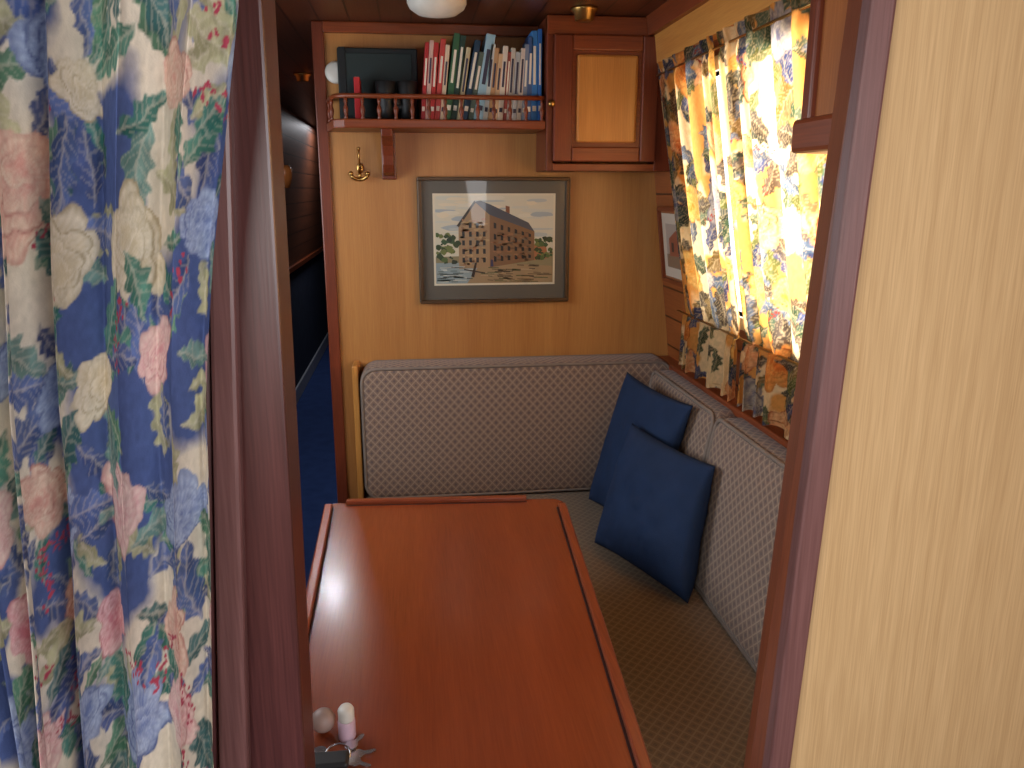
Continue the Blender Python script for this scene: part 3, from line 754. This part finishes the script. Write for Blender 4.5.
    for k in range(50):
        cx, cy = rs.uniform(482, 548), rs.uniform(264, 281); ww = rs.uniform(2, 8)
        cx = min(552 - ww, cx)
        P.append(([(cx - ww, cy), (cx + ww, cy + .5), (cx + ww, cy + 1.3), (cx - ww, cy + .9)], 7.3, rs.choice([(110, 92, 70), (170, 150, 118), (86, 92, 60), (84, 72, 58)])))
    P.append(([(470, 276), (474, 262), (476, 262), (473, 277)], 7.5, (54, 46, 40))); P.append(([(463, 268), (484, 272), (484, 273.3), (463, 269.4)], 7.6, (60, 50, 42)))
    P.append(([(490, 259), (492, 259), (492.5, 266), (489.6, 266)], 7.6, (60, 60, 90)))
    pr = col_polys('print', P, M_PRINT, tf)
    group('framed_mill_print', fr + [pr])
picture_main()

def picture_side():
    y0, y1, z0, z1 = 2.10, 2.405, 1.17, 1.385
    def tf(p, ly):
        y = y1 + (y0 - y1) * p[0]; z = z0 + (z1 - z0) * p[1]
        return (sx(z) - .004 - ly * .002, y, z)
    P = [([(0, 0), (1, 0), (1, 1), (0, 1)], 0, (150, 96, 60)), ([(.05, .06), (.95, .06), (.95, .94), (.05, .94)], 1, (206, 196, 180)),
         ([(.16, .2), (.84, .2), (.84, .8), (.16, .8)], 1.5, (170, 160, 150)), ([(.16, .2), (.84, .2), (.84, .42), (.16, .38)], 2, (130, 110, 90)),
         ([(.26, .36), (.7, .38), (.7, .62), (.48, .72), (.26, .6)], 2.4, (150, 84, 62)), ([(.33, .42), (.4, .42), (.4, .55), (.33, .55)], 2.8, (60, 50, 50)), ([(.52, .42), (.6, .42), (.6, .55), (.52, .55)], 2.8, (60, 50, 50))]
    pr = col_polys('print', P, M_PRINT, tf)
    fr = []
    for n, a, b, c, d in (('frame_a', y0 - .006, y0 + .006, z0, z1), ('frame_b', y1 - .006, y1 + .006, z0, z1), ('frame_c', y0, y1, z0 - .006, z0 + .006), ('frame_d', y0, y1, z1 - .006, z1 + .006)):
        fr.append(side_piece(n, a, b, c, d, 1, M_MAHY, off=.014, th=.014))
    group('small_framed_print', fr + [pr])
picture_side()

# ------------------------------------------------------------------ ceiling fittings
lathe('round_ceiling_light', [(.074, CEIL), (.074, CEIL - .01), (.068, CEIL - .022), (.05, CEIL - .034), (.02, CEIL - .040), (.002, CEIL - .041)], (.080, 2.14, 0), M_WHITE, 36)
spotp = [(.036, CEIL), (.036, CEIL - .006), (.028, CEIL - .012), (.024, CEIL - .03), (.018, CEIL - .032)]
lathe('brass_ceiling_spotlight', spotp, (.465, 2.19, 0), M_BRASS, 28)
lathe('brass_ceiling_spotlight', spotp, (-.42, 3.5, 0), M_BRASS, 28)
group('brass_wall_lamp', [lathe('backplate', [(.04, 0), (.04, .01), (.02, .02)], (-sx(1.5), 4.55, 1.5), M_BRASS, 20, 'X'),
                          lathe('shade', [(.03, -.05), (.045, .0), (.05, .05), (.03, .07)], (-sx(1.5) + .07, 4.55, 1.5), plain('amber_glass', (170, 100, 50), .3), 20)])

# ------------------------------------------------------------------ camera
cam = bpy.data.cameras.new('camera'); co = bpy.data.objects.new('camera', cam); COL.objects.link(co)
cam.sensor_width = 36; cam.lens = 27.77; cam.clip_start = 0.02
co.location = (0, 0, EYE); co.rotation_euler = (math.radians(90 - 13.8), 0, math.radians(-7.15))
S.camera = co

# ------------------------------------------------------------------ light
def area(name, loc, target, sx_, sy_, power, col=(1, 1, 1)):
    l = bpy.data.lights.new(name, 'AREA'); l.shape = 'RECTANGLE'; l.size = sx_; l.size_y = sy_; l.energy = power; l.color = col
    o = bpy.data.objects.new(name, l); COL.objects.link(o); o.location = loc
    o.rotation_euler = (Vector(target) - Vector(loc)).to_track_quat('-Z', 'Y').to_euler()
    return o
area('daylight_window_right', (1.05, 1.36, 1.5), (0, 1.36, 1.35), 1.0, 0.6, 37, (1, .97, .94))
area('daylight_galley_left', (-.72, -.75, 1.43), (.4, .3, 1.1), 0.85, 0.5, 19, (1, .98, .95))
area('daylight_galley_right', (.72, -.75, 1.43), (-.3, .3, 1.1), 0.85, 0.5, 20, (.97, .98, 1))
area('daylight_dinette_left', (-.72, 1.65, 1.43), (.4, 1.7, .8), 1.0, 0.5, 6, (.93, .96, 1))
area('corridor_lamp', (-.42, 3.5, 1.86), (-.45, 3.8, 0), .06, .06, 6, (.95, .97, 1))
area('corridor_fill_far', (-.5, 6.2, 1.88), (-.55, 6.2, 0), .3, .3, 5, (.95, .95, 1))  # added fill light without a fixture, brightens the far corridor
w = bpy.data.worlds.new('world'); S.world = w; w.use_nodes = True
w.node_tree.nodes['Background'].inputs[0].default_value = (.85, .92, 1, 1); w.node_tree.nodes['Background'].inputs[1].default_value = 2.5
